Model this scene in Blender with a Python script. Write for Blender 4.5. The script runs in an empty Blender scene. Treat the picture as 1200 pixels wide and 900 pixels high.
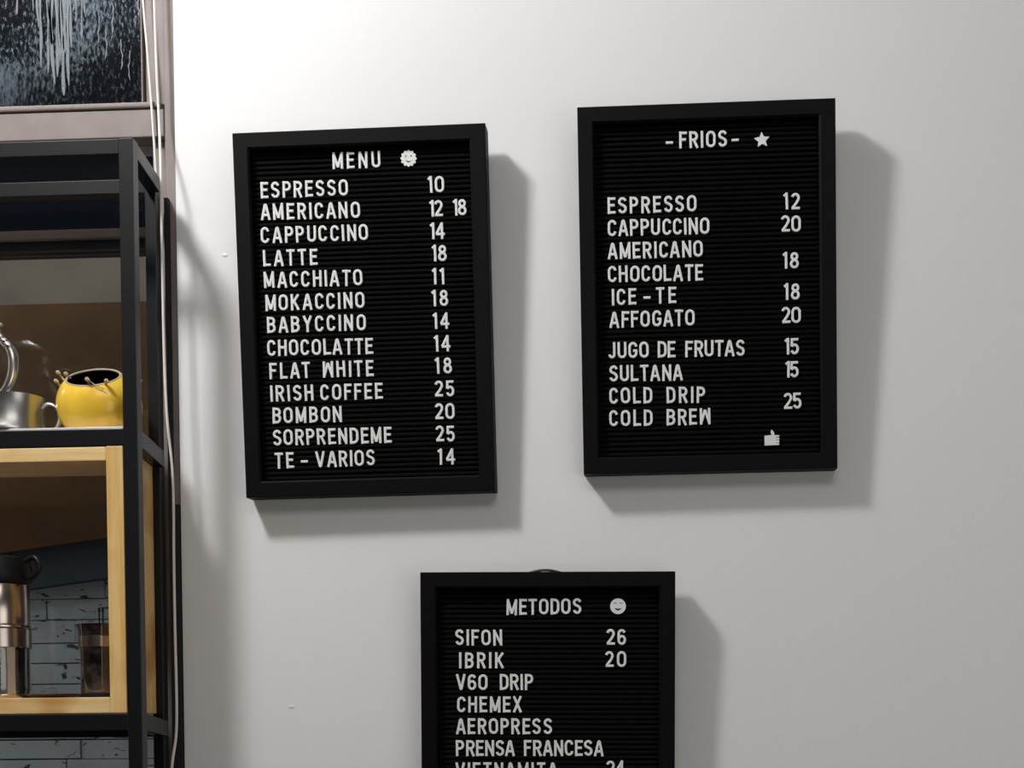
import bpy, bmesh, math, random
from mathutils import Vector, Matrix

# ------------------------------------------------------------ camera, world, lights, exposure
SC = bpy.context.scene
COL = SC.collection
PSI, TH, RO = 0.05279, 0.02218, -0.00959
fwd = Vector((-math.sin(PSI)*math.cos(TH), math.cos(PSI)*math.cos(TH), -math.sin(TH)))
rgt0 = Vector((math.cos(PSI), math.sin(PSI), 0)); up0 = rgt0.cross(fwd)
rgt = rgt0*math.cos(RO)+up0*math.sin(RO); up = -rgt0*math.sin(RO)+up0*math.cos(RO)
cd = bpy.data.cameras.new('camera'); cam = bpy.data.objects.new('camera', cd); COL.objects.link(cam)
m = Matrix((rgt, up, -fwd)).transposed().to_4x4(); m.translation = Vector((0, -1.7, 1.5)); cam.matrix_world = m
cd.sensor_width = 36; cd.lens = 51; cd.shift_x = (600-694.583)/1200; cd.shift_y = (886.264-450)/1200
cd.clip_start = .02
SC.camera = cam

w = bpy.data.worlds.new('night'); SC.world = w; w.use_nodes = True
w.node_tree.nodes['Background'].inputs[0].default_value = (.30, .42, .62, 1)
w.node_tree.nodes['Background'].inputs[1].default_value = .008

def light(name, kind, loc, power, color, size, aim=None):
    l = bpy.data.lights.new(name, kind); l.energy = power; l.color = color
    if kind == 'AREA': l.shape = 'RECTANGLE'; l.size, l.size_y = size
    else: l.shadow_soft_size = size
    o = bpy.data.objects.new(name, l); COL.objects.link(o); o.location = loc
    if aim: o.rotation_euler = (Vector(aim)-Vector(loc)).to_track_quat('-Z', 'Y').to_euler()
    return o
light('bulb_light', 'POINT', (-.97, -.775, 2.94), 61, (1, 1, 1), .095)
light('passage_fill', 'AREA', (-1.0, .26, 2.76), 3.3, (1, .98, .94), (1.2, .12), (-.9, .50, 1.7))  # added fill, no lamp known there; lifts the ledge and boards outside
light('passage_fill_low', 'AREA', (-2.22, .33, 1.70), 11, (1, .98, .95), (.12, .9), (-.6, .56, 1.6))  # second added fill, out of view, brightens the bricks and lower boards
light('room_light', 'AREA', (.2, -2.2, 2.98), 15, (1, .96, .945), (1.5, 1.0), (0, -1.2, .6))
light('counter_light', 'AREA', (1.55, -2.3, 1.25), 11, (.99, 1, .95), (1.4, 1.4), (.2, 0, 1.4))
SC.view_settings.view_transform = 'Standard'; SC.view_settings.look = 'None'
SC.view_settings.exposure = 0; SC.view_settings.gamma = 1; SC.view_settings.use_curve_mapping = False
random.seed(7)

# ------------------------------------------------------------ materials
def mat(name, col, rough=.5, metal=0, spec=.5, bump=None, var=None, coat=0):
    M = bpy.data.materials.new(name); M.use_nodes = True; N = M.node_tree.nodes; L = M.node_tree.links
    b = N['Principled BSDF']; b.inputs['Base Color'].default_value = (*col, 1)
    b.inputs['Roughness'].default_value = rough; b.inputs['Metallic'].default_value = metal
    b.inputs['Specular IOR Level'].default_value = spec; b.inputs['Coat Weight'].default_value = coat
    tc = N.new('ShaderNodeTexCoord')
    if var:   # (scale, second colour, stretch xyz)
        mp = N.new('ShaderNodeMapping'); mp.inputs['Scale'].default_value = var[2]
        nz = N.new('ShaderNodeTexNoise'); nz.inputs['Scale'].default_value = var[0]; nz.inputs['Detail'].default_value = 6
        mx = N.new('ShaderNodeMix'); mx.data_type = 'RGBA'
        rp = N.new('ShaderNodeValToRGB'); rp.color_ramp.elements[0].position = .35; rp.color_ramp.elements[1].position = .65
        L.new(tc.outputs['Object'], mp.inputs[0]); L.new(mp.outputs[0], nz.inputs['Vector'])
        L.new(nz.outputs['Fac'], rp.inputs[0]); L.new(rp.outputs[0], mx.inputs[0])
        mx.inputs[6].default_value = (*col, 1); mx.inputs[7].default_value = (*var[1], 1)
        L.new(mx.outputs[2], b.inputs['Base Color'])
    if bump:  # (scale, strength, distance)
        nb = N.new('ShaderNodeTexNoise'); nb.inputs['Scale'].default_value = bump[0]; nb.inputs['Detail'].default_value = 5
        bp = N.new('ShaderNodeBump'); bp.inputs['Strength'].default_value = bump[1]; bp.inputs['Distance'].default_value = bump[2]
        L.new(tc.outputs['Object'], nb.inputs['Vector']); L.new(nb.outputs['Fac'], bp.inputs['Height']); L.new(bp.outputs[0], b.inputs['Normal'])
    return M

def glass_mat(name, dirt_col, dirt_amt, tint=(1, 1, 1), dirt_scale=(1, 1, 1), low=.52, high=.75, refl=1.0, scale=60, grad=None):
    """thin window glass: straight-through transparency, fresnel reflection, a film of dirt"""
    M = bpy.data.materials.new(name); M.use_nodes = True; N = M.node_tree.nodes; L = M.node_tree.links
    N.clear(); out = N.new('ShaderNodeOutputMaterial')
    tr = N.new('ShaderNodeBsdfTransparent'); tr.inputs[0].default_value = (*tint, 1)
    gl = N.new('ShaderNodeBsdfGlossy'); gl.inputs['Roughness'].default_value = .02
    fr = N.new('ShaderNodeFresnel'); fr.inputs[0].default_value = 1.5
    mr = N.new('ShaderNodeMath'); mr.operation = 'MULTIPLY'; mr.inputs[1].default_value = refl
    m1 = N.new('ShaderNodeMixShader'); L.new(fr.outputs[0], mr.inputs[0]); L.new(mr.outputs[0], m1.inputs[0])
    L.new(tr.outputs[0], m1.inputs[1]); L.new(gl.outputs[0], m1.inputs[2])
    df = N.new('ShaderNodeBsdfDiffuse'); df.inputs[0].default_value = (*dirt_col, 1)
    tc = N.new('ShaderNodeTexCoord'); mp = N.new('ShaderNodeMapping'); mp.inputs['Scale'].default_value = dirt_scale
    nz = N.new('ShaderNodeTexNoise'); nz.inputs['Scale'].default_value = scale; nz.inputs['Detail'].default_value = 8; nz.inputs['Roughness'].default_value = .7
    big = N.new('ShaderNodeTexNoise'); big.inputs['Scale'].default_value = 9
    ad = N.new('ShaderNodeMath'); ad.operation = 'MULTIPLY_ADD'; ad.inputs[1].default_value = .45
    sub = N.new('ShaderNodeMath'); sub.operation = 'SUBTRACT'; sub.inputs[1].default_value = .22
    rp = N.new('ShaderNodeMapRange'); rp.inputs[1].default_value = low; rp.inputs[2].default_value = high; rp.inputs[3].default_value = .004; rp.inputs[4].default_value = dirt_amt
    L.new(tc.outputs['Object'], mp.inputs[0]); L.new(mp.outputs[0], nz.inputs['Vector']); L.new(tc.outputs['Object'], big.inputs['Vector'])
    L.new(big.outputs['Fac'], ad.inputs[0]); L.new(nz.outputs['Fac'], ad.inputs[2]); L.new(ad.outputs[0], sub.inputs[0]); L.new(sub.outputs[0], rp.inputs[0])
    fac = rp.outputs[0]
    if grad:      # more lime scale towards the top of the pane
        sx = N.new('ShaderNodeSeparateXYZ'); L.new(tc.outputs['Object'], sx.inputs[0])
        gr = N.new('ShaderNodeMapRange'); gr.inputs[1].default_value = grad[0]; gr.inputs[2].default_value = grad[1]; gr.inputs[3].default_value = .25; gr.inputs[4].default_value = 1
        mu = N.new('ShaderNodeMath'); mu.operation = 'MULTIPLY'
        L.new(sx.outputs[2], gr.inputs[0]); L.new(gr.outputs[0], mu.inputs[0]); L.new(fac, mu.inputs[1]); fac = mu.outputs[0]
    m2 = N.new('ShaderNodeMixShader'); L.new(fac, m2.inputs[0]); L.new(m1.outputs[0], m2.inputs[1]); L.new(df.outputs[0], m2.inputs[2])
    L.new(m2.outputs[0], out.inputs[0])
    return M

def wood_mat(name, c1, c2, along='x', knot=True):
    M = mat(name, c1, .45, spec=.35); N = M.node_tree.nodes; L = M.node_tree.links; b = N['Principled BSDF']
    tc = N.new('ShaderNodeTexCoord'); mp = N.new('ShaderNodeMapping')
    s = {'x': (3, 40, 60), 'z': (60, 40, 3)}[along]; mp.inputs['Scale'].default_value = s
    nz = N.new('ShaderNodeTexNoise'); nz.inputs['Scale'].default_value = 2.2; nz.inputs['Detail'].default_value = 4; nz.inputs['Distortion'].default_value = .6
    big = N.new('ShaderNodeTexNoise'); big.inputs['Scale'].default_value = 11
    mx = N.new('ShaderNodeMix'); mx.data_type = 'RGBA'; mx.inputs[6].default_value = (*c1, 1); mx.inputs[7].default_value = (*c2, 1)
    rp = N.new('ShaderNodeMapRange'); rp.inputs[1].default_value = .35; rp.inputs[2].default_value = .72
    L.new(tc.outputs['Object'], mp.inputs[0]); L.new(mp.outputs[0], nz.inputs['Vector']); L.new(nz.outputs['Fac'], rp.inputs[0]); L.new(rp.outputs[0], mx.inputs[0])
    m2 = N.new('ShaderNodeMix'); m2.data_type = 'RGBA'; m2.blend_type = 'MULTIPLY'; m2.inputs[7].default_value = (.72, .55, .36, 1)
    r2 = N.new('ShaderNodeMapRange'); r2.inputs[1].default_value = .54; r2.inputs[2].default_value = .70
    L.new(tc.outputs['Object'], big.inputs['Vector']); L.new(big.outputs['Fac'], r2.inputs[0]); L.new(r2.outputs[0], m2.inputs[0])
    L.new(mx.outputs[2], m2.inputs[6]); L.new(m2.outputs[2], b.inputs['Base Color'])
    return M

def brick_mat():
    M = mat('painted_brick', (.33, .36, .355), .75, spec=.2, bump=(70, .5, .002)); N = M.node_tree.nodes; L = M.node_tree.links; b = N['Principled BSDF']
    tc = N.new('ShaderNodeTexCoord'); mp = N.new('ShaderNodeMapping'); mp.inputs['Scale'].default_value = (.45, 1, 1.25)
    nz = N.new('ShaderNodeTexNoise'); nz.inputs['Scale'].default_value = 75; nz.inputs['Detail'].default_value = 3; nz.inputs['Distortion'].default_value = .8
    rp = N.new('ShaderNodeMapRange'); rp.inputs[1].default_value = .61; rp.inputs[2].default_value = .66
    tone = N.new('ShaderNodeTexNoise'); tone.inputs['Scale'].default_value = 14
    m0 = N.new('ShaderNodeMix'); m0.data_type = 'RGBA'; m0.inputs[6].default_value = (.36, .39, .385, 1); m0.inputs[7].default_value = (.25, .275, .27, 1)
    mx = N.new('ShaderNodeMix'); mx.data_type = 'RGBA'; mx.inputs[7].default_value = (.025, .028, .028, 1)
    L.new(tc.outputs['Object'], mp.inputs[0]); L.new(mp.outputs[0], nz.inputs['Vector']); L.new(nz.outputs['Fac'], rp.inputs[0]); L.new(rp.outputs[0], mx.inputs[0])
    L.new(tc.outputs['Object'], tone.inputs['Vector']); L.new(tone.outputs['Fac'], m0.inputs[0]); L.new(m0.outputs[2], mx.inputs[6]); L.new(mx.outputs[2], b.inputs['Base Color'])
    return M

WALL = mat('white_wall_paint', (.80, .80, .80), .55, spec=.3, bump=(18, .12, .002))
CEIL = mat('ceiling_paint', (.35, .33, .31), .8)
ROOMW = mat('dark_cafe_wall', (.10, .085, .075), .7)
FLOOR = mat('floor_tile_grey', (.16, .13, .11), .6, var=(3, (.20, .165, .14), (1, 1, 1)))
TAUPE = mat('taupe_window_paint', (.215, .180, .168), .5, spec=.3, var=(30, (.25, .21, .195), (1, 1, 1)), bump=(80, .2, .001))
SHADE_BLACK = mat('painted_shade_black', (.010, .010, .011), .6)  # near-black that paints shade on the window frame
STEEL_BLACK = mat('black_painted_steel', (.0075, .0080, .0098), .34, spec=.38, bump=(300, .08, .0005))
FRAME = mat('black_stained_frame', (.0032, .0032, .0038), .55, spec=.10, bump=(260, .10, .0004))
FELT = mat('black_grooved_felt', (.0028, .0028, .0031), .8, spec=.08)
BACKING = mat('black_backing_card', (.01, .01, .01), .8)
LETTER = mat('white_letter_plastic', (.80, .80, .79), .4, spec=.4)
INK = mat('black_recess', (.01, .01, .01), .7)
PINE_X = wood_mat('pine_across', (.84, .62, .31), (.70, .46, .18), 'x')
PINE_Z = wood_mat('pine_upright', (.82, .57, .25), (.68, .41, .13), 'z')
SILVER = mat('polished_silver', (.62, .60, .57), .27, 1, bump=(40, .05, .001))
PEWTER = mat('brushed_pewter', (.46, .455, .445), .32, 1, bump=(200, .04, .0005))
YELLOW = mat('yellow_glaze', (.92, .62, .06), .28, spec=.5, var=(26, (.85, .50, .04), (1, 1, 1)), coat=.3)
DARKIN = mat('dark_brown_inside', (.012, .006, .004), .6)
BUD = mat('unglazed_bud', (.42, .33, .20), .6)
WHITECORD = mat('white_plastic_cord', (.80, .76, .73), .5)
BLACKPL = mat('black_plastic', (.006, .006, .0065), .45, spec=.25)
STRAP = mat('brushed_warm_steel', (.55, .45, .38), .45, 1)
COPPERISH = mat('warm_steel', (.50, .42, .38), .22, 1)
COFFEEGLASS = glass_mat('beaker_glass', (.5, .45, .4), .10, (.80, .76, .72), refl=2.2, scale=30)
SMOKE = glass_mat('smoky_glass', (.30, .26, .25), .30, (.30, .22, .19), refl=2.5, scale=30, low=.4)
GLASS_TOP = glass_mat('weathered_glass', (.24, .285, .33), .60, (.9, .95, 1), (1, 1, .42), .525, .61, .8, 280, (2.25, 2.37))
GLASS = glass_mat('dusty_glass', (.25, .27, .30), .02, (.93, .95, .97), (1, 1, .6), .56, .74, .7, 120)
SHELFGLASS = mat('white_shelf_sheet', (.70, .68, .66), .35)
DRIP = mat('dried_paint_drip', (.12, .142, .158), .6)
PLASTER = mat('stained_plaster', (.155, .125, .09), .8, spec=.1, var=(6, (.115, .095, .070), (1, 1, 1)))
PLY = mat('brown_stained_board', (.090, .044, .017), .7, spec=.08, var=(5, (.050, .025, .009), (1, 1, 1.5)))
SLATE = mat('blue_black_board', (.034, .046, .052), .7, spec=.1, var=(9, (.035, .045, .05), (1, 1, 1)))
BRICK = brick_mat()
MORTAR = mat('dark_joint', (.05, .052, .052), .9)

# ------------------------------------------------------------ helpers
def link(name, me, M=None, parent=None):
    if M is not None and not me.materials: me.materials.append(M)
    o = bpy.data.objects.new(name, me); COL.objects.link(o)
    if parent: o.parent = parent
    return o
def obj(name, bm, M, parent=None, smooth=False):
    bmesh.ops.recalc_face_normals(bm, faces=bm.faces)
    if smooth:
        for f in bm.faces: f.smooth = True
    me = bpy.data.meshes.new(name); bm.to_mesh(me); bm.free()
    if smooth:
        try: me.set_sharp_from_angle(angle=math.radians(40))
        except Exception: pass
    return link(name, me, M, parent)
def thing(name, label, cat, loc=(0, 0, 0), group=None):
    o = bpy.data.objects.new(name, None); COL.objects.link(o); o.location = loc; o.empty_display_size = .02
    return tag(o, label, cat, group)
def tag(o, label, cat, group=None):
    o['label'] = label; o['category'] = cat
    if group: o['group'] = group
    return o
def struct(o): o['kind'] = 'structure'; return o
def box(bm, x0, x1, y0, y1, z0, z1, bev=0):
    vs = [bm.verts.new((x, y, z)) for x in (x0, x1) for y in (y0, y1) for z in (z0, z1)]
    fs = [bm.faces.new([vs[i] for i in q]) for q in ((0, 1, 3, 2), (4, 6, 7, 5), (0, 4, 5, 1), (2, 3, 7, 6), (0, 2, 6, 4), (1, 5, 7, 3))]
    if bev:
        es = list({e for f in fs for e in f.edges})
        bmesh.ops.bevel(bm, geom=es, offset=bev, segments=2, affect='EDGES', profile=.5)
    return bm
def nbox(name, M, parent, *a, bev=0):
    return obj(name, box(bmesh.new(), *a, bev=bev), M, parent)
def lathe(bm, prof, n=48, c=(0, 0, 0), mtx=None):
    """prof: (r, z) list, open ends closed on the axis when r = 0"""
    rings = []
    for r, z in prof:
        if r < 1e-6: rings.append([bm.verts.new((c[0], c[1], c[2]+z))]); continue
        rings.append([bm.verts.new((c[0]+r*math.cos(2*math.pi*i/n), c[1]+r*math.sin(2*math.pi*i/n), c[2]+z)) for i in range(n)])
    for a, b in zip(rings, rings[1:]):
        for i in range(n):
            j = (i+1) % n
            if len(a) == 1 and len(b) == 1: continue
            if len(a) == 1: bm.faces.new((a[0], b[i], b[j]))
            elif len(b) == 1: bm.faces.new((a[i], a[j], b[0]))
            else: bm.faces.new((a[i], a[j], b[j], b[i]))
    if mtx: bmesh.ops.transform(bm, matrix=mtx, verts=bm.verts)
    return bm
def smooth_path(pts, sub=6):
    P = [Vector(p) for p in pts]; out = []
    for i in range(len(P)-1):
        p0 = P[max(i-1, 0)]; p1 = P[i]; p2 = P[i+1]; p3 = P[min(i+2, len(P)-1)]
        for k in range(sub):
            t = k/sub
            out.append(.5*((2*p1)+(-p0+p2)*t+(2*p0-5*p1+4*p2-p3)*t*t+(-p0+3*p1-3*p2+p3)*t**3))
    out.append(P[-1]); return out
def tube(bm, pts, rad, n=10, flat=1.0):
    """tube along pts, rad a number or a list"""
    P = [Vector(p) for p in pts]; R = rad if isinstance(rad, (list, tuple)) else [rad]*len(P)
    rings = []; nrm = None
    for i, p in enumerate(P):
        t = (P[min(i+1, len(P)-1)]-P[max(i-1, 0)]).normalized()
        if nrm is None: nrm = t.orthogonal().normalized() if abs(t.y) > .9 else Vector((0, 1, 0))
        nrm = (nrm-t*nrm.dot(t)).normalized(); b = t.cross(nrm)
        rings.append([bm.verts.new(p+(nrm*math.cos(2*math.pi*k/n)*flat+b*math.sin(2*math.pi*k/n))*R[i]) for k in range(n)])
    for a, b in zip(rings, rings[1:]):
        for k in range(n): bm.faces.new((a[k], a[(k+1) % n], b[(k+1) % n], b[k]))
    bm.faces.new(rings[0][::-1]); bm.faces.new(rings[-1])
    return bm
def ico(bm, c, r, s=(1, 1, 1)):
    g = bmesh.ops.create_icosphere(bm, subdivisions=2, radius=r)
    for v in g['verts']: v.co = Vector((v.co.x*s[0], v.co.y*s[1], v.co.z*s[2]))+Vector(c)
    return bm
def flat_shape(outlines, depth):
    """extruded 2D outline (first outer, others holes) in the XZ plane, back on y=0, front at y=-depth"""
    cu = bpy.data.curves.new('tmp', 'CURVE'); cu.dimensions = '2D'; cu.fill_mode = 'BOTH'; cu.extrude = depth/2
    for o in outlines:
        s = cu.splines.new('POLY'); s.points.add(len(o)-1); s.use_cyclic_u = True
        for p, (x, y) in zip(s.points, o): p.co = (x, y, 0, 1)
    t = bpy.data.objects.new('tmp', cu); COL.objects.link(t)
    bpy.context.view_layer.update()
    me = bpy.data.meshes.new_from_object(t.evaluated_get(bpy.context.evaluated_depsgraph_get()))
    bpy.data.objects.remove(t); bpy.data.curves.remove(cu)
    me.transform(Matrix.Translation((0, -depth/2, 0)) @ Matrix.Rotation(math.pi/2, 4, 'X'))
    return me

# ------------------------------------------------------------ the room
XW = -.5765            # where the white wall meets the window
WZ0, WZ1, WX0 = .85, 2.80, -2.05
wall = bmesh.new()
box(wall, XW, 2.6, 0, .22, 0, 3.1)
box(wall, WX0, XW, 0, .22, 0, WZ0)
box(wall, WX0, XW, 0, .22, WZ1, 3.1)
box(wall, -2.4, WX0, 0, .22, 0, 3.1)
wb = struct(obj('wall_back', wall, WALL))
for x, z, r in ((-.5187, 2.0575, .0030), (-.447, 1.524, .0028)):       # two filled nail holes
    bm = bmesh.new(); ico(bm, (x, 0, z), r, (1.3, .22, .8)); obj('plaster_bump', bm, WALL, wb, True)
struct(nbox('wall_left', ROOMW, None, -2.5, -2.4, -3.6, .22, 0, 3.1))
struct(nbox('wall_right', ROOMW, None, 2.6, 2.7, -3.6, .22, 0, 3.1))
struct(nbox('wall_front', ROOMW, None, -2.5, 2.7, -3.7, -3.6, 0, 3.1))
struct(nbox('floor', FLOOR, None, -2.5, 2.7, -3.7, .9, -.1, 0))
struct(nbox('ceiling', CEIL, None, -2.5, 2.7, -3.7, .22, 3.1, 3.2))

# ------------------------------------------------------------ window
win = bmesh.new()
box(win, -.5900, XW-.0004, .003, .075, WZ0, WZ1, .0012)
box(win, WX0+.0004, WX0+.03, .003, .075, WZ0, WZ1, .0012)
box(win, WX0+.03, -.5900, .003, .075, WZ0, WZ0+.03, .0012)
box(win, WX0+.03, -.5900, .003, .075, WZ1-.03, WZ1, .0012)
window = struct(obj('window_1', win, TAUPE))
nbox('transom', TAUPE, window, WX0+.03, -.5902, .001, .060, 2.1990, 2.2315, bev=.0012)
nbox('sash_stile', TAUPE, window, -.6150, -.5904, .010, .050, 2.2400, 2.765, bev=.0015)
nbox('sash_stile', TAUPE, window, -.6080, -.5904, .012, .050, WZ0+.03, 2.1985, bev=.0015)
nbox('glazing_bead', TAUPE, window, WX0+.03, -.5935, -.002, .026, 2.2325, 2.2395, bev=.0022)
nbox('glazing_bead', TAUPE, window, -.6175, -.6155, .004, .026, 2.2400, 2.765, bev=.0008)
nbox('shade_strip', SHADE_BLACK, window, -.5895, -.5848, -.005, .0029, WZ0+.05, 2.125)  # added strip, paints the rack's shade onto the jamb
nbox('shade_strip', SHADE_BLACK, window, -.5847, -.5778, -.004, .0029, WZ0+.05, 1.765)  # added too: the shade made wider where the box shadow falls
nbox('sash_rail', TAUPE, window, WX0+.03, -.6085, .012, .045, 2.0865, 2.0970, bev=.001)
nbox('rail_shadow_bar', SHADE_BLACK, window, WX0+.03, -.6085, .020, .045, 2.0730, 2.0860)  # black bar in place of the shadow under the sash rail
nbox('pane', GLASS_TOP, window, WX0+.03, -.6152, .022, .026, 2.2398, 2.77)
nbox('pane', GLASS, window, WX0+.03, -.6082, .024, .028, 2.0972, 2.1988)
nbox('pane', GLASS, window, WX0+.03, -.6082, .030, .034, WZ0+.03, 2.0728)
# dried drips down the upper pane
def drip(x, z, wd, lean=0, top=2.77):
    bm = bmesh.new(); L_, R_ = [], []; n = 26; ph = random.uniform(0, 6)
    ztop = min(top, 2.46)
    for i in range(n+1):
        t = i/n; zz = ztop+(z-ztop)*t
        cx = x+lean*(1-t)+.0008*math.sin(ph+t*7)+.0004*math.sin(ph*3+t*19)
        hw = wd*(.55+.45*math.sin(ph+t*9)**2)*(1 if t < .93 else 1.25-.9*(t-.93)/.07)
        L_.append((cx-hw/2, zz)); R_.append((cx+hw/2, zz))
    pts = L_+R_[::-1]
    f = [bm.verts.new((px, .0213, pz)) for px, pz in pts]; b = [bm.verts.new((px, .0219, pz)) for px, pz in pts]
    for i in range(n):
        a, c = i, len(pts)-1-i
        bm.faces.new((f[a], f[a+1], f[c-1], f[c]))
        bm.faces.new((f[a], b[a], b[a+1], f[a+1])); bm.faces.new((f[c], f[c-1], b[c-1], b[c]))
    bm.faces.new((f[n], b[n], b[n+1], f[n+1]))
    obj('paint_drip', bm, DRIP, window)
def gx(px): return -.6147+(px-173)*.00101
def gz(py): return 2.2399+(130-py)*.00101
for px, py, wd, ln in ((15, 13, .003, 0), (34, 10, .002, 0), (44.5, 77, .0036, -.004), (58.5, 97, .0042, -.006), (63.5, 88, .0042, -.002), (70, 110, .005, -.004),
                       (75.5, 99, .0040, .004), (52, 84, .0030, 0), (80, 55, .0034, .002), (93, 45, .0022, 0), (97, 20, .002, 0), (66, 70, .004, .002), (72, 60, .005, 0), (57, 50, .005, 0),
                       (40, 30, .003, 0), (86, 24, .0026, 0), (122, 70, .0016, .001), (131, 38, .0018, 0), (141, 82, .0014, 0), (162, 20, .0026, 0), (114, 50, .0014, 0), (150, 95, .0012, 0)):
    drip(gx(px), gz(py), wd, ln, top=2.77 if px < 100 else gz(max(py-35, 0)))

# ------------------------------------------------------------ what stands outside, seen through the glass
nb_ = bmesh.new(); box(nb_, -2.4, -.30, .5675, .66, 0, 2.15)
outw = struct(obj('wall_outside', nb_, MORTAR))
joints = [1.2583, 1.2921, 1.326, 1.361, 1.3936, 1.4227, 1.4518, 1.4828, 1.5121, 1.5411, 1.5705, 1.6041, 1.6363, 1.6726, 1.7067, 1.7417, 1.778, 1.8142, 1.8505]
for k, (za, zb) in enumerate(zip(joints, joints[1:])):
    x = -1.40-random.uniform(0, .13)
    while x < -.55:
        L_ = random.uniform(.12, .20)
        bm = bmesh.new(); g = random.choice((.0006, .0012, .0018))
        box(bm, x, x+L_-.0010, .560+random.uniform(-.0015, .0015), .5674, za+g, zb-.0004, .0012)
        for v in bm.verts: v.co.z += random.uniform(-.0005, .0005); v.co.x += random.uniform(-.0005, .0005)
        obj('brick', bm, BRICK, outw)
        x += L_
bm = bmesh.new(); box(bm, -2.3, -.35, .520, .56, 2.1492, 2.2449)
tag(obj('plaster_ledge', bm, PLASTER), 'grey-brown plaster strip behind the glass, just under the window bar', 'ledge')
def slanted(name, M, x0, x1, y0, y1, z0l, z0r, z1, label, cat):
    bm = bmesh.new(); box(bm, x0, x1, y0, y1, 0, z1)
    for v in bm.verts:
        if v.co.z < .001: v.co.z = z0l+(z0r-z0l)*(v.co.x-x0)/(x1-x0)
    return tag(obj(name, bm, M), label, cat)
slanted('wooden_board', PLY, -1.50, -.40, .500, .519, 1.7160, 1.8512, 2.1544, 'brown stained board behind the glass with a slanting lower edge', 'board')
slanted('dark_board', SLATE, -1.50, -.40, .525, .545, 1.6569, 1.7949, 2.0, 'blue-black board behind the glass above the white bricks', 'board')

# ------------------------------------------------------------ steel shelf rack
rack = thing('shelf_rack', 'black square-tube steel shelf rack standing before the window', 'shelf', (-.89, -.075, 0))
o3 = Vector(rack.location)
def rbox(name, M, a, bev=.0008):
    bm = bmesh.new(); box(bm, *a, bev=bev); bmesh.ops.translate(bm, vec=-o3, verts=bm.verts); return obj(name, bm, M, rack)
XL, XR, YF, YB, TB = -1.20, -.5815, -.125, -.030, .0160
for x0 in (XR-TB, XL):
    rbox('post', STEEL_BLACK, (x0, x0+TB, YF, YF+TB, .001, 2.1470))
    rbox('post', STEEL_BLACK, (x0-.006, x0-.006+TB-.003, YB, YB+TB, .001, 2.1390))
for zt in (2.1465, 1.8305, 1.5165, 1.15, .75, .35):
    h = .0165 if zt > 2 else .0185
    rbox('front_rail', STEEL_BLACK, (XL+TB, XR-TB, YF+.0004, YF+TB, zt-h, zt))
    rbox('back_rail', STEEL_BLACK, (XL+TB, XR-TB-.004, YB+.0004, YB+TB, zt-h-.008, zt-.008))
    for x0 in (XR-TB+.0006, XL):
        bm = bmesh.new(); box(bm, x0, x0+TB-.0012, YF+TB, YB, zt-h, zt, bev=.0006)
        for v in bm.verts:
            t = (v.co.y-YF-TB)/(YB-YF-TB); v.co.z -= .008*t; v.co.x -= .003*t
        bmesh.ops.translate(bm, vec=-o3, verts=bm.verts); obj('side_rail', bm, STEEL_BLACK, rack)
sh = rbox('shelf_board', SHELFGLASS, (XL+TB, XR-TB-.0005, YF+.002, YB-.0005, 1.8306, 1.8330), bev=.0005)
sh['label'] = 'thin white shelf sheet'
SHZ = 1.8330

# ------------------------------------------------------------ pine box
pb = thing('pine_box', 'open light pine box with knots fitted in the steel rack', 'box', (-.80, -.075, 1.5170))
o3p = Vector(pb.location)
def pbox(name, M, a):
    bm = bmesh.new(); box(bm, *a, bev=.0009); bmesh.ops.translate(bm, vec=-o3p, verts=bm.verts); return obj(name, bm, M, pb)
BX0, BX1, BY0, BY1 = -1.005, -.5985, -.1245, -.0312
pbox('side_board', PINE_Z, (BX1-.0190, BX1, BY0, BY1, 1.5172, 1.8115))
pbox('side_board', PINE_Z, (BX0, BX0+.0190, BY0, BY1, 1.5172, 1.8115))
pbox('top_board', PINE_X, (BX0+.0192, BX1-.0192, BY0+.0005, BY1, 1.7955, 1.8110))
pbox('bottom_board', PINE_X, (BX0+.0192, BX1-.0192, BY0+.0005, BY1, 1.5172, 1.5350))
BZ = 1.5350

# ------------------------------------------------------------ yellow gourd bowl
bw = thing('gourd_bowl', 'round yellow glazed bowl with dark opening and little buds', 'bowl', (-.6440, -.073, SHZ))
RX, RZ, ZC = .0478, .0435, .0345
tilt = math.radians(32); ax = Vector((0, -math.sin(tilt), math.cos(tilt)))
e1 = Vector((1, 0, 0)); e2 = ax.cross(e1)
def gourd(sc, th0, th1, n=48, k=26, close=False):
    bm = bmesh.new(); rings = []
    for i in range(k+1):
        th = th0+(th1-th0)*i/k
        if abs(th-math.pi) < 1e-4:
            d = -ax; rings.append([bm.verts.new((d.x*RX*sc, d.y*RX*.86*sc, max(ZC+d.z*RZ*sc, .0005+.002*(1-sc)*10)))]); continue
        rr = []
        for j in range(n):
            a = 2*math.pi*j/n; d = ax*math.cos(th)+(e1*math.cos(a)+e2*math.sin(a))*math.sin(th)
            rr.append(bm.verts.new((d.x*RX*sc, d.y*RX*.86*sc, max(ZC+d.z*RZ*sc, .0004 if sc == 1 else .0025))))
        rings.append(rr)
    for a, b in zip(rings, rings[1:]):
        for j in range(n):
            q = (j+1) % n
            if len(b) == 1: bm.faces.new((a[j], a[q], b[0]))
            else: bm.faces.new((a[j], a[q], b[q], b[j]))
    return bm
TH0 = math.radians(40)
obj('body', gourd(1, TH0, math.pi), YELLOW, bw, True)
obj('inside', gourd(.955, TH0, math.pi), DARKIN, bw, True)
pts = []
for j in range(49):
    a = 2*math.pi*j/48; d = ax*math.cos(TH0)+(e1*math.cos(a)+e2*math.sin(a))*math.sin(TH0)
    pts.append((d.x*RX*.98, d.y*RX*.86*.98, ZC+d.z*RZ*.98))
RIM = mat('worn_grey_rim', (.42, .36, .28), .5)
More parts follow.
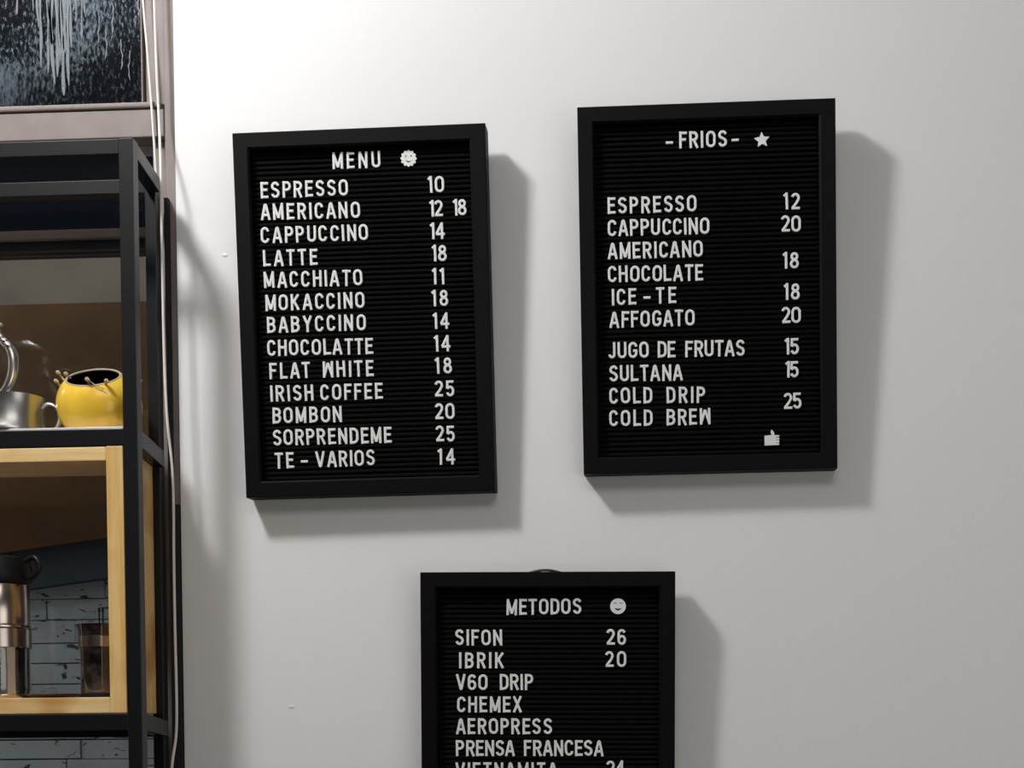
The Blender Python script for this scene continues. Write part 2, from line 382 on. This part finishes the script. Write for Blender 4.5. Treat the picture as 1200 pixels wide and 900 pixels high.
obj('rim', tube(bmesh.new(), pts, .0013, 8), RIM, bw, True)
for x, y, z in ((-.0425, -.012, .0700), (-.0440, -.014, .0600), (-.0255, -.0310, .0635), (.0030, -.0415, .0545), (.0235, -.0385, .0530), (.0490, -.006, .0610)):
    bm = bmesh.new(); r = .0026
    ico(bm, (x, y, z), r); ico(bm, (x+.0022, y-.001, z-.0012), r*.6)
    base = Vector((x*.86, y*.84, z-.008 if abs(x) > .03 else z-.004))
    tube(bm, [base, (x, y, z)], .0013, 6)
    obj('bud', bm, BUD, bw, True)
obj('scratch', tube(bmesh.new(), [(.004, -.0395, .0535), (.012, -.0405, .0480), (.021, -.0385, .0440)], .0006, 5), BUD, bw)

# ------------------------------------------------------------ pewter cup
cup = thing('metal_cup', 'small brushed metal cup with ring handle beside the yellow bowl', 'cup', (-.7385, -.088, SHZ))
prof = [(0, .0012), (.0340, .0012), (.0372, 0), (.0376, .0016), (.0366, .005), (.0350, .012), (.0343, .020), (.0344, .030), (.0352, .0400), (.0356, .0414), (.0349, .0418), (.0342, .0405), (.0334, .030), (.0333, .018), (.0345, .004), (0, .004)]
obj('body', lathe(bmesh.new(), prof, 56), PEWTER, cup, True)
hp = smooth_path([(.0345, 0, .0290), (.0385, 0, .0330), (.0450, 0, .0335), (.0520, 0, .0285), (.0545, 0, .0200), (.0530, 0, .0110), (.0465, 0, .0020), (.0380, 0, .0030), (.0365, 0, .0040)])
obj('handle', tube(bmesh.new(), hp, [.0022]*len(hp), 12, 1.7), PEWTER, cup, True)

# ------------------------------------------------------------ silver coffee pot (mostly left of the frame)
pot = thing('silver_pot', 'tall silver pot with scrolled handle at the left edge', 'coffee pot', (-.8235, -.071, SHZ))
prof = [(0, .002), (.036, .002), (.038, 0), (.0385, .004), (.030, .010), (.030, .014), (.044, .028), (.052, .048), (.053, .066), (.046, .092), (.034, .112), (.029, .128), (.031, .142), (.035, .146), (.035, .148), (.030, .146), (0, .146)]
obj('body', lathe(bmesh.new(), prof, 56), SILVER, pot, True)
obj('lid', lathe(bmesh.new(), [(0, .1465), (.034, .1468), (.033, .150), (.022, .160), (.008, .166), (.004, .170), (.006, .175), (.005, .180), (0, .182)], 40), SILVER, pot, True)
hp = smooth_path([(.032, 0, .114), (.044, 0, .1240), (.0560, 0, .1240), (.0640, 0, .1150), (.0700, 0, .1085), (.0765, 0, .1010), (.0795, 0, .0880), (.0775, 0, .0710), (.0710, 0, .0570), (.0630, 0, .0500), (.0500, 0, .0480)], 6)
rad = [.0040+.0022*math.sin(math.pi*min(1, i/len(hp))) for i in range(len(hp))]
h = obj('handle', tube(bmesh.new(), hp, rad, 12, 1.1), SILVER, pot, True)
bm = bmesh.new()
for p, r in (((.0645, 0, .1290), .0042), ((.0615, 0, .1230), .0048), ((.0660, -.003, .1140), .0056), ((.0710, -.003, .1095), .0050), ((.0755, -.003, .1040), .0056)): ico(bm, p, r, (1, .9, .75))
obj('bead', bm, SILVER, h, True)
sp = smooth_path([(-.044, 0, .05), (-.062, 0, .062), (-.070, 0, .090), (-.078, 0, .118), (-.088, 0, .132)])
obj('spout', tube(bmesh.new(), sp, [.012-.007*i/len(sp) for i in range(len(sp))], 12), SILVER, pot, True)

# ------------------------------------------------------------ coffee presses in the pine box
fp = thing('coffee_press', 'larger glass and steel coffee press with black lid in pine box', 'coffee maker', (-.7660, -.076, BZ), 'coffee presses in the pine box')
obj('beaker', lathe(bmesh.new(), [(0, .006), (.0330, .006), (.0342, .010), (.0342, .082), (.0332, .082), (.0332, .011), (0, .008)], 48), COFFEEGLASS, fp, True)
obj('sleeve', lathe(bmesh.new(), [(.0345, .0830), (.0352, .0850), (.0352, .1290), (.0340, .1310), (.0330, .1290), (.0330, .0850), (.0345, .0830)], 56), COPPERISH, fp, True)
obj('collar', lathe(bmesh.new(), [(.0352, .0575), (.0366, .0585), (.0366, .0790), (.0430, .0805), (.0432, .0822), (.0352, .0826), (.0350, .0575)], 56), COPPERISH, fp, True)
obj('base_ring', lathe(bmesh.new(), [(0, .0002), (.0355, .0002), (.0366, .002), (.0366, .005), (.0345, .0058), (0, .0058)], 48), COPPERISH, fp, True)
for k, a in enumerate((-.75, .85, 2.35, 3.95)):
    bm = bmesh.new(); c = Vector((math.cos(a-.0), math.sin(a), 0)); t = Vector((-c.y, c.x, 0))
    for s in (0,):
        pr = []
        for zz, ww in ((.003, .0048), (.030, .0042), (.058, .0048)):
            for o_ in (.0346, .0362): pr.append([bm.verts.new(c*o_+t*ww+Vector((0, 0, zz))), bm.verts.new(c*o_-t*ww+Vector((0, 0, zz)))])
        for q in (0, 2):
            bm.faces.new((pr[q+1][0], pr[q+1][1], pr[q+3][1], pr[q+3][0])); bm.faces.new((pr[q][0], pr[q+2][0], pr[q+2][1], pr[q][1]))
            bm.faces.new((pr[q][0], pr[q+1][0], pr[q+3][0], pr[q+2][0])); bm.faces.new((pr[q][1], pr[q+2][1], pr[q+3][1], pr[q+1][1]))
        bm.faces.new((pr[0][0], pr[0][1], pr[1][1], pr[1][0])); bm.faces.new((pr[4][0], pr[5][0], pr[5][1], pr[4][1]))
    obj('strap', bm, STRAP, fp)
obj('lid', lathe(bmesh.new(), [(0, .1312), (.0365, .1312), (.0385, .134), (.0385, .150), (.0350, .160), (.020, .1630), (0, .1635)], 48), BLACKPL, fp, True)
0 and obj('plunger_knob', lathe(bmesh.new(), [(0, .1632), (.004, .1632), (.004, .172), (.010, .176), (.011, .184), (.006, .190), (0, .191)], 28), BLACKPL, fp, True)
hp = smooth_path([(.0365, -.006, .1560), (.0480, -.010, .1600), (.0545, -.012, .1540), (.0540, -.012, .1450), (.0460, -.010, .1380), (.0370, -.006, .1370)])
obj('handle', tube(bmesh.new(), hp, .0032, 10), BLACKPL, fp, True)

sp_ = thing('glass_press', 'smaller dark glass press with spout and metal band in pine box', 'coffee maker', (-.6480, -.074, BZ), 'coffee presses in the pine box')
bm = lathe(bmesh.new(), [(0, .005), (.0205, .005), (.0215, .008), (.0218, .060), (.0235, .080), (.0245, .0840), (.0235, .0836), (.0225, .079), (.0208, .060), (.0205, .009), (0, .007)], 48)
for v in bm.verts:
    if v.co.z > .076:
        a = math.atan2(v.co.y, v.co.x); k = max(0, math.cos(a-math.pi*1.02))**10*(v.co.z-.076)/.008
        v.co.x -= .0050*k
obj('beaker', bm, SMOKE, sp_, True)
obj('inner_cup', lathe(bmesh.new(), [(0, .0092), (.0200, .0092), (.0203, .0560), (0, .0560)], 40), mat('dull_inner_steel', (.16, .12, .11), .30, .85), sp_, True)
obj('metal_band', lathe(bmesh.new(), [(.0221, .0575), (.0232, .0580), (.0236, .0700), (.0226, .0705), (.0221, .0575)], 48), COPPERISH, sp_, True)
obj('base_ring', lathe(bmesh.new(), [(0, .0002), (.0225, .0002), (.0230, .002), (.0225, .0048), (0, .0048)], 40), BLACKPL, sp_, True)
obj('filter_plate', lathe(bmesh.new(), [(0, .0725), (.0205, .0725), (.0205, .0745), (0, .0745)], 40), COPPERISH, sp_, True)
for dx in (0, .0042):
    obj('plunger_rod', tube(bmesh.new(), [(dx, 0, .0740), (dx, 0, .1000)], .0009, 8), BLACKPL, sp_, True)
    ob = obj('rod_tip', lathe(bmesh.new(), [(0, .098), (.0014, .098), (.0014, .103), (0, .1035)], 12, (dx, 0, 0)), BLACKPL, sp_, True)
tag(obj('glass_saucer', lathe(bmesh.new(), [(0, .0004), (.022, .0004), (.024, .0015), (.0335, .0042), (.0330, .0052), (.022, .0030), (0, .0028)], 44, (-.7052, -.0700, BZ)), SMOKE, None, True), 'shallow dark glass saucer lying between the two coffee presses', 'saucer')

# ------------------------------------------------------------ pull cords
cA = [(-.6060+.0, -.0065, 2.79), (-.6080, -.0065, 2.60), (-.6098, -.0065, 2.3530), (-.6058, -.0065, 2.3010), (-.6008, -.0065, 2.2120), (-.5980, -.0065, 2.1520), (-.5965, -.0065, 2.05), (-.5955, -.0065, 1.60), (-.5955, -.0065, 1.0)]
cA = [(-.6355, -.0055, 2.79), (-.6227, -.0055, 2.57), (-.6100, -.0055, 2.353), (-.6062, -.0055, 2.30), (-.6009, -.0055, 2.2120), (-.5981, -.0060, 2.1520), (-.5970, -.0065, 2.05), (-.5965, -.0065, 1.60), (-.5965, -.0065, 1.0)]
tag(obj('pull_cord', tube(bmesh.new(), smooth_path(cA, 8), .0015, 8), WHITECORD, None, True), 'left white pull cord slanting down behind the rack top rail', 'cord', 'pull cords by the window')
k = 1.66/1.68
cB = [(-.6016, -.018, 2.79)]+[(x, -.018, zz) for x, zz in ((-.5925, 2.3481), (-.5908, 2.2663), (-.5890, 2.2101))]+[(x*k, -.04, 1.5+(zz-1.5)*k) for x, zz in ((-.5872, 2.1450), (-.5872, 2.0519), (-.5868, 1.9527), (-.5854, 1.8861), (-.5837, 1.8533), (-.5796, 1.8094), (-.5784, 1.7645), (-.5790, 1.70), (-.5790, 1.6206), (-.5788, 1.5063), (-.5851, 1.4561), (-.592, 1.38))]
tag(obj('pull_cord', tube(bmesh.new(), smooth_path(cB, 8), .0016, 8), WHITECORD, None, True), 'right white pull cord hanging past the rack corner beside the wall', 'cord', 'pull cords by the window')

# ------------------------------------------------------------ letters
A_ = .085; SW = .153
def arc(cx, cy, rx, ry, a0, a1, n=10):
    return [(cx+rx*math.cos(math.radians(a0+(a1-a0)*i/n)), cy+ry*math.sin(math.radians(a0+(a1-a0)*i/n))) for i in range(n+1)]
T_, B_ = 1-A_, A_
def oval(wd): return arc(wd/2, .5+.18, wd/2-A_, .5-A_-.18, 0, 180, 12)+arc(wd/2, .5-.18, wd/2-A_, .5-A_-.18, 180, 360, 12)
GL = {
 'A': (.60, [[(.06, 0), (.27, T_+.02)], [(.54, 0), (.33, T_+.02)], [(.14, .30), (.46, .30)], [(.25, T_), (.35, T_)]]),
 'B': (.56, [[(A_, 0), (A_, 1)], [(A_, T_), (.27, T_)]+arc(.27, .72, .19, T_-.72, 90, -90, 8)+[(A_, .525)], [(.25, .525)]+arc(.27, .305, .21, .22, 90, -90, 8)+[(A_, B_)]]),
 'C': (.56, [arc(.28, .68, .28-A_, .32-A_, 8, 180, 10)+arc(.28, .32, .28-A_, .32-A_, 180, 352, 10)]),
 'D': (.57, [[(A_, 0), (A_, 1)], [(A_, T_), (.24, T_)]+arc(.24, .66, .245, T_-.66, 90, 0, 6)+arc(.24, .34, .245, .34-B_, 0, -90, 6)+[(A_, B_)]]),
 'E': (.50, [[(A_, 0), (A_, 1)], [(A_, T_), (.49, T_)], [(A_, .52), (.44, .52)], [(A_, B_), (.49, B_)]]),
 'F': (.48, [[(A_, 0), (A_, 1)], [(A_, T_), (.48, T_)], [(A_, .52), (.42, .52)]]),
 'G': (.58, [arc(.29, .68, .29-A_, .32-A_, 8, 180, 10)+arc(.29, .32, .29-A_, .32-A_, 180, 360, 10)+[(.58-A_, .46)], [(.58-.02, .46), (.30, .46)]]),
 'H': (.57, [[(A_, 0), (A_, 1)], [(.57-A_, 0), (.57-A_, 1)], [(A_, .52), (.57-A_, .52)]]),
 'I': (.17, [[(.085, 0), (.085, 1)]]),
 'J': (.46, [[(.46-A_, 1), (.46-A_, .28)]+arc(.46-A_-.145, .25, .145, .25-A_, 0, -180, 10)]),
 'K': (.57, [[(A_, 0), (A_, 1)], [(.50, .97), (A_+.03, .42)], [(.22, .55), (.50, .02)]]),
 'L': (.48, [[(A_, 0), (A_, 1)], [(A_, B_), (.48, B_)]]),
 'M': (.68, [[(A_, 0), (A_, 1)], [(.68-A_, 0), (.68-A_, 1)], [(A_, .93), (.34, .10)], [(.68-A_, .93), (.34, .10)]]),
 'N': (.58, [[(A_, 0), (A_, 1)], [(.58-A_, 0), (.58-A_, 1)], [(A_, .93), (.58-A_, .07)]]),
 'O': (.60, [('c', oval(.60))]),
 'P': (.54, [[(A_, 0), (A_, 1)], [(A_, T_), (.26, T_)]+arc(.27, .695, .19, T_-.695, 90, -90, 8)+[(A_, .475)]]),
 'R': (.56, [[(A_, 0), (A_, 1)], [(A_, T_), (.26, T_)]+arc(.28, .70, .19, T_-.70, 90, -90, 8)+[(A_, .485)], [(.28, .48), (.49, 0)]]),
 'S': (.54, [arc(.27, .71, .19, .29-A_, 15, 180, 9)+[(.10, .64), (.16, .57), (.27, .52), (.39, .45), (.45, .37)]+arc(.27, .29, .19, .29-A_, 8, -170, 9)]),
 'T': (.52, [[(.26, 0), (.26, 1)], [(0, T_), (.52, T_)]]),
 'U': (.57, [[(A_, 1), (A_, .30)]+arc(.285, .29, .2, .29-A_, 180, 360, 12)+[(.57-A_, 1)]]),
 'V': (.58, [[(.05, 1), (.27, .06)], [(.53, 1), (.31, .06)], [(.24, .07), (.34, .07)]]),
 'X': (.56, [[(.06, 0), (.50, 1)], [(.50, 0), (.06, 1)]]),
 'Y': (.56, [[(.05, 1), (.28, .45)], [(.51, 1), (.28, .45)], [(.28, 0), (.28, .50)]]),
 '0': (.60, [('c', oval(.60))]),
 '1': (.30, [[(.20, 0), (.20, 1)], [(.20, .93), (.02, .80)]]),
 '2': (.56, [arc(.28, .70, .28-A_, .30-A_, 165, -25, 12)+[(.34, .40), (.10, .10)], [(.05, B_), (.55, B_)]]),
 '4': (.58, [[(.41, 0), (.41, 1)], [(.41, .95), (.07, .33)], [(.04, .30), (.58, .30)]]),
 '5': (.56, [[(.50, T_), (.12, T_), (.10, .50)], [(.10, .50)]+arc(.275, .34, .195, .34-A_, 130, -160, 14)]),
 '6': (.56, [('c', arc(.28, .32, .195, .32-A_, 0, 360, 18)), [(A_, .34), (A_, .60)]+arc(.28, .68, .195, .32-A_, 180, 25, 8)]),
 '8': (.56, [('c', arc(.28, .735, .165, .265-A_, 0, 360, 16)), ('c', arc(.28, .30, .195, .30-A_, 0, 360, 18))]),
 '-': (.44, [[(.0, .40), (.44, .40)]]),
}
GL['W'] = (.68, [[(x, 1-y) for x, y in s] for s in GL['M'][1]])
CAP = .0185; DEP = .0020
def ribbon(bm, pts, wd, closed, dep):
    P = [Vector(p) for p in pts]
    if closed and (P[0]-P[-1]).length < 1e-4: P = P[:-1]
    Q = [P[0]]
    for p in P[1:]:
        if (p-Q[-1]).length > 1e-3: Q.append(p)
    P = Q; n = len(P); hw = wd/2; bv = .022
    rows = []
    for i in range(n):
        a = P[i-1] if (closed or i > 0) else None; b = P[(i+1) % n] if (closed or i < n-1) else None
        d1 = (P[i]-a).normalized() if a is not None else None; d2 = (b-P[i]).normalized() if b is not None else None
        d1 = d1 or d2; d2 = d2 or d1
        n1 = Vector((-d1.y, d1.x)); n2 = Vector((-d2.y, d2.x)); mm = (n1+n2)
        mm = mm.normalized() if mm.length > 1e-6 else n1
        s = min(1/max(.45, mm.dot(n1)), 1.6)
        row = []
        for off, y in ((hw, 0), (hw, -dep+bv), (hw-bv, -dep), (-hw+bv, -dep), (-hw, -dep+bv), (-hw, 0)):
            q = P[i]+mm*off*s; row.append(bm.verts.new((q.x*CAP, y*CAP, q.y*CAP)))
        rows.append(row)
    R = list(zip(rows, rows[1:]))+([(rows[-1], rows[0])] if closed else [])
    for a, b in R:
        for k in range(5): bm.faces.new((a[k], a[k+1], b[k+1], b[k]))
    if not closed: bm.faces.new(rows[0]); bm.faces.new(rows[-1][::-1])
MESH = {}
def glyph(ch):
    if ch not in MESH:
        bm = bmesh.new()
        for s_i, s in enumerate(GL[ch][1]):
            closed = s[0] == 'c'
            ribbon(bm, s[1] if closed else s, SW, closed, (DEP+.00003*s_i)/CAP)
        bmesh.ops.recalc_face_normals(bm, faces=bm.faces)
        me = bpy.data.meshes.new('letter'); bm.to_mesh(me); bm.free(); me.materials.append(LETTER); MESH[ch] = me
    return MESH[ch]
YF_ = -.0182     # letter backs sit just in the felt grooves
def put_line(board, txt, u0, u1, v0, v1):
    words = sum(GL[c][0] for c in txt if c != ' ')*CAP*1000
    ns = txt.count(' '); gaps = len(txt)-1
    sp_w = .42*CAP*1000
    g = (u1-u0-words-ns*sp_w)/max(gaps, 1) if gaps else 0
    if g > 3.4 and ns: sp_w += (g-2.9)*gaps/ns; g = (u1-u0-words-ns*sp_w)/gaps
    u = u0; v = (v0+v1)/2
    for c in txt:
        if c == ' ': u += sp_w+g; continue
        nm = 'dash' if c == '-' else ('numeral' if c.isdigit() else 'letter')
        o = link(nm, glyph(c), None, board)
        o.location = ((u+random.uniform(-.25, .25))/1000, YF_, (v+(v1-v0)*((u-u0)/max(u1-u0, 1)-.5)+random.uniform(-.12, .12))/1000)
        o.rotation_euler = (0, random.gauss(0, .012), 0)
        u += GL[c][0]*CAP*1000+g
LINES_0 = [
('MENU', -32.8, 23.2, 371.6, 370.9), ('ESPRESSO', -117.5, -15.4, 341.6, 341.1), ('10', 76.9, 95.6, 340.9, 340.2), ('AMERICANO', -117.8, -2.2, 317.1, 315.4), ('12', 78.1, 93.4, 313.9, 313.4), ('18', 105.2, 120.7, 314.2, 313.6), ('CAPPUCCINO', -118.8, 6.5, 290.9, 290.0), ('14', 77.9, 94.6, 288.8, 288.2), ('LATTE', -117.5, -53.5, 264.9, 264.3), ('18', 79.3, 96.6, 263.7, 263.1), ('MACCHIATO', -117.1, -2.0, 240.2, 239.3), ('11', 78.5, 93.1, 237.6, 237.1), ('MOKACCINO', -116.7, -0.3, 214.1, 213.7), ('18', 77.3, 96.5, 213.0, 212.4), ('BABYCCINO', -115.6, -0.0, 189.0, 188.4), ('14', 78.0, 96.7, 187.3, 186.7), ('CHOCOLATTE', -116.6, 7.7, 162.8, 161.1), ('14', 78.7, 97.4, 161.7, 161.1), ('FLAT', -114.6, -66.6, 136.4, 136.2), ('WHITE', -52.3, 7.8, 136.2, 136.0), ('18', 78.8, 98.7, 136.4, 135.8), ('IRISH', -114.7, -64.0, 110.6, 110.2), ('COFFEE', -56.0, 17.4, 110.2, 109.7), ('25', 77.1, 100.9, 110.3, 109.6), ('BOMBON', -113.5, -31.4, 85.2, 84.8), ('20', 76.9, 100.2, 84.5, 83.8), ('SORPRENDEME', -113.6, 26.2, 59.9, 59.0), ('25', 77.1, 100.0, 58.7, 58.0), ('TE', -112.2, -89.4, 33.3, 33.4), ('-', -81.4, -73.3, 33.4, 33.5), ('VARIOS', -63.8, 5.3, 33.5, 33.8), ('14', 78.7, 99.2, 32.5, 32.0), ]
LINES_1 = [
('-', -45.7, -37.0, 362.5, 362.2), ('FRIOS', -30.4, 23.7, 363.0, 363.0), ('-', 28.9, 36.2, 362.8, 362.6), ('ESPRESSO', -112.8, -11.3, 293.0, 292.6), ('12', 87.1, 105.2, 291.8, 291.2), ('CAPPUCCINO', -113.2, 3.2, 268.2, 267.2), ('20', 83.4, 106.5, 266.8, 266.1), ('AMERICANO', -113.1, -4.4, 242.5, 242.0), ('18', 85.4, 103.9, 226.1, 225.5), ('CHOCOLATE', -113.5, -4.7, 216.7, 215.5), ('ICE', -109.6, -81.3, 190.8, 191.1), ('-', -73.5, -65.7, 191.1, 191.2), ('TE', -58.8, -35.6, 191.3, 191.5), ('18', 86.5, 104.5, 191.4, 190.9), ('AFFOGATO', -112.3, -14.9, 165.6, 165.7), ('20', 83.4, 105.7, 165.2, 164.6), ('JUGO', -114.4, -68.0, 131.0, 130.7), ('DE', -58.3, -37.3, 130.6, 130.5), ('FRUTAS', -26.6, 41.5, 130.4, 130.0), ('15', 87.1, 103.1, 130.2, 129.7), ('SULTANA', -113.9, -29.4, 105.0, 104.2), ('15', 86.9, 102.9, 104.4, 104.0), ('COLD', -114.4, -64.4, 79.8, 79.2), ('DRIP', -48.7, -4.3, 79.0, 78.4), ('COLD', -114.8, -64.8, 54.3, 54.0), ('BREW', -49.1, 1.7, 53.9, 53.7), ('25', 84.6, 106.0, 68.9, 68.4), ]
LINES_2 = [
('METODOS', -48.0, 38.6, 371.8, 372.7), ('SIFON', -107.0, -52.3, 337.1, 336.4), ('26', 66.8, 90.4, 337.2, 337.1), ('IBRIK', -103.0, -51.0, 310.6, 310.6), ('20', 65.9, 90.6, 311.9, 311.9), ('V6O', -106.4, -69.9, 285.5, 285.5), ('DRIP', -56.0, -16.9, 285.5, 285.5), ('CHEMEX', -106.0, -30.1, 259.7, 259.8), ('AEROPRESS', -107.0, 4.3, 234.3, 234.5), ('PRENSA', -107.2, -38.5, 209.0, 209.2), ('FRANCESA', -28.0, 64.4, 209.3, 209.5), ('VIETNAMITA', -107.9, 10.9, 183.2, 183.6), ('24', 66.9, 88.6, 185.8, 185.9), ]

def circ(r, n=40, cx=0, cy=0): return [(cx+r*math.cos(2*math.pi*i/n), cy+r*math.sin(2*math.pi*i/n)) for i in range(n)]
def crescent(cx, cy, rx, dep_, th_, n=12):
    a = [(cx-rx+2*rx*i/n, cy-dep_*math.sin(math.pi*i/n)) for i in range(n+1)]
    b = [(cx+rx-2*rx*i/n, cy-(dep_+th_)*math.sin(math.pi*i/n)-.0001) for i in range(n+1)]
    return a+b
def symbol(board, name, shapes, u, v, label, rot=0):
    o = link(name, flat_shape(shapes, .0022), LETTER, board); o.location = (u/1000, YF_, v/1000); o.rotation_euler = (0, rot, 0); o['label'] = label
    return o

# ------------------------------------------------------------ letter boards
def board(label, cx, cz, rho, lean, tw, W, H, lines):
    b = thing('letter_board', label, 'sign', (cx, -.0006, cz), 'letter boards on the wall')
    R = Matrix.Rotation(rho, 4, 'Y') @ Matrix.Rotation(tw, 4, 'Z') @ Matrix.Rotation(lean, 4, 'X')
    b.rotation_euler = R.to_euler()
    T, fw_, rd = .028, .0185, .0195
    # four mitred rails, profile: outer side, flat face, small inner bevel, inner side
    prof = [(0, 0), (0, -T+.0008), (.0008, -T), (fw_-.0022, -T), (fw_, -T+.0018), (fw_, -.004), (fw_, 0)]
    C4 = [(-W/2, 0), (W/2, 0), (W/2, H), (-W/2, H)]; D4 = [(1, 1), (-1, 1), (-1, -1), (1, -1)]
    for i in range(4):
        j = (i+1) % 4; bm = bmesh.new()
        ra = [bm.verts.new((C4[i][0]+D4[i][0]*p, y, C4[i][1]+D4[i][1]*p)) for p, y in prof]
        rb = [bm.verts.new((C4[j][0]+D4[j][0]*p, y, C4[j][1]+D4[j][1]*p)) for p, y in prof]
        for k in range(len(prof)): q = (k+1) % len(prof); bm.faces.new((ra[k], ra[q], rb[q], rb[k]))
        bm.faces.new(ra); bm.faces.new(rb[::-1])
        obj('frame_rail', bm, FRAME, b)
    nbox('backing', BACKING, b, -W/2+fw_-.002, W/2-fw_+.002, -.0140, -.0120, fw_-.002, H-fw_+.002)
    bm = bmesh.new(); P_ = .0058; x0, x1 = -W/2+fw_+.0002, W/2-fw_-.0002; z = fw_+.0004; sec = []
    while z+P_ < H-fw_:
        for t, y in ((0, -.0152), (.0007, -.0152), (.0010, -.0176), (.0022, -.0188), (.0040, -.0188), (.0053, -.0176)): sec.append((z+t, y))
        z += P_
    sec.append((z, -.0152)); sec.append((H-fw_-.0003, -.0152))
    va = [bm.verts.new((x0, y, zz)) for zz, y in sec]; vb = [bm.verts.new((x1, y, zz)) for zz, y in sec]
    for k in range(len(sec)-1): bm.faces.new((va[k], va[k+1], vb[k+1], vb[k]))
    f = obj('grooved_felt', bm, FELT, b)
    for l in lines: put_line(b, *l)
    return b
b1 = board('black framed letter board headed MENU, left of the top pair', -0.34396, 1.77011, -0.01102, .046, .00528, .29079, .41326, LINES_0)
b2 = board('black framed letter board headed FRIOS, right of the top pair', 0.04917, 1.78959, -0.00581, .050, .00458, .28964, .40955, LINES_1)
b3 = board('black framed letter board headed METODOS, hanging lowest on the wall', -0.14232, 1.25508, 0.01108, .035, 0, .29252, .42068, LINES_2)

n = 120; R0 = .0088
sun = [((R0+.0007*math.cos(12*t))*math.cos(t), (R0+.0007*math.cos(12*t))*math.sin(t)) for t in (2*math.pi*i/n for i in range(n))]
symbol(b1, 'sun_face', [sun, [(x*.8, y*1.3) for x, y in circ(.0011, 12)] and circ(.0010, 12, -.0033, .0024), circ(.0010, 12, .0030, .0028), crescent(-.0001, -.0018, .0040, .0012, .0014)], 55.6, 380.0, 'white smiling sun symbol', .05)
star = [((.0090 if i % 2 == 0 else .0043)*math.sin(math.pi*i/5), (.0090 if i % 2 == 0 else .0043)*math.cos(math.pi*i/5)) for i in range(10)]
symbol(b2, 'star', [star], 63.1, 369.1, 'white five-pointed star symbol', -.06)
s = .001
thumb = [(-8.5, -8.4), (8.2, -8.0), (8.6, -7.0), (8.2, -5.9), (4.2, -5.7), (4.2, -5.2), (8.4, -5.2), (8.8, -4.2), (8.4, -2.9), (4.2, -2.7), (4.2, -2.2), (8.4, -2.2), (8.8, -1.0), (8.2, .2), (4.2, .4), (4.2, .9), (8.4, 1.0), (8.9, 2.2), (8.4, 3.0), (2.6, 3.1), (3.0, 5.0), (1.8, 7.4), (.6, 8.6), (.1, 9.4), (-.6, 9.0), (-1.4, 6.8), (-.8, 5.2), (.2, 3.4), (-8.4, 2.8)]
symbol(b2, 'thumbs_up', [[(x*s*.98, y*s) for x, y in thumb]], 71.2, 36.7, 'white thumbs-up symbol', 0)
symbol(b3, 'smiling_face', [circ(.0090, 48), crescent(-.0034, .0022, .0026, -.0010, -.0011), crescent(.0034, .0022, .0026, -.0010, -.0011), crescent(0, -.0018, .0046, .0009, .0020)], 80.8, 381.6, 'white round smiling face symbol')
hp = [(-.0265+.043*i/16, .004, .4200+.0048*math.sin(math.pi*i/16)**.8) for i in range(17)]
hk = obj('hanging_loop', tube(bmesh.new(), hp, .0017, 6), mat('grey_wire', (.06, .06, .06), .5, .6), b3); hk['label'] = 'grey hanging wire behind the top rail'
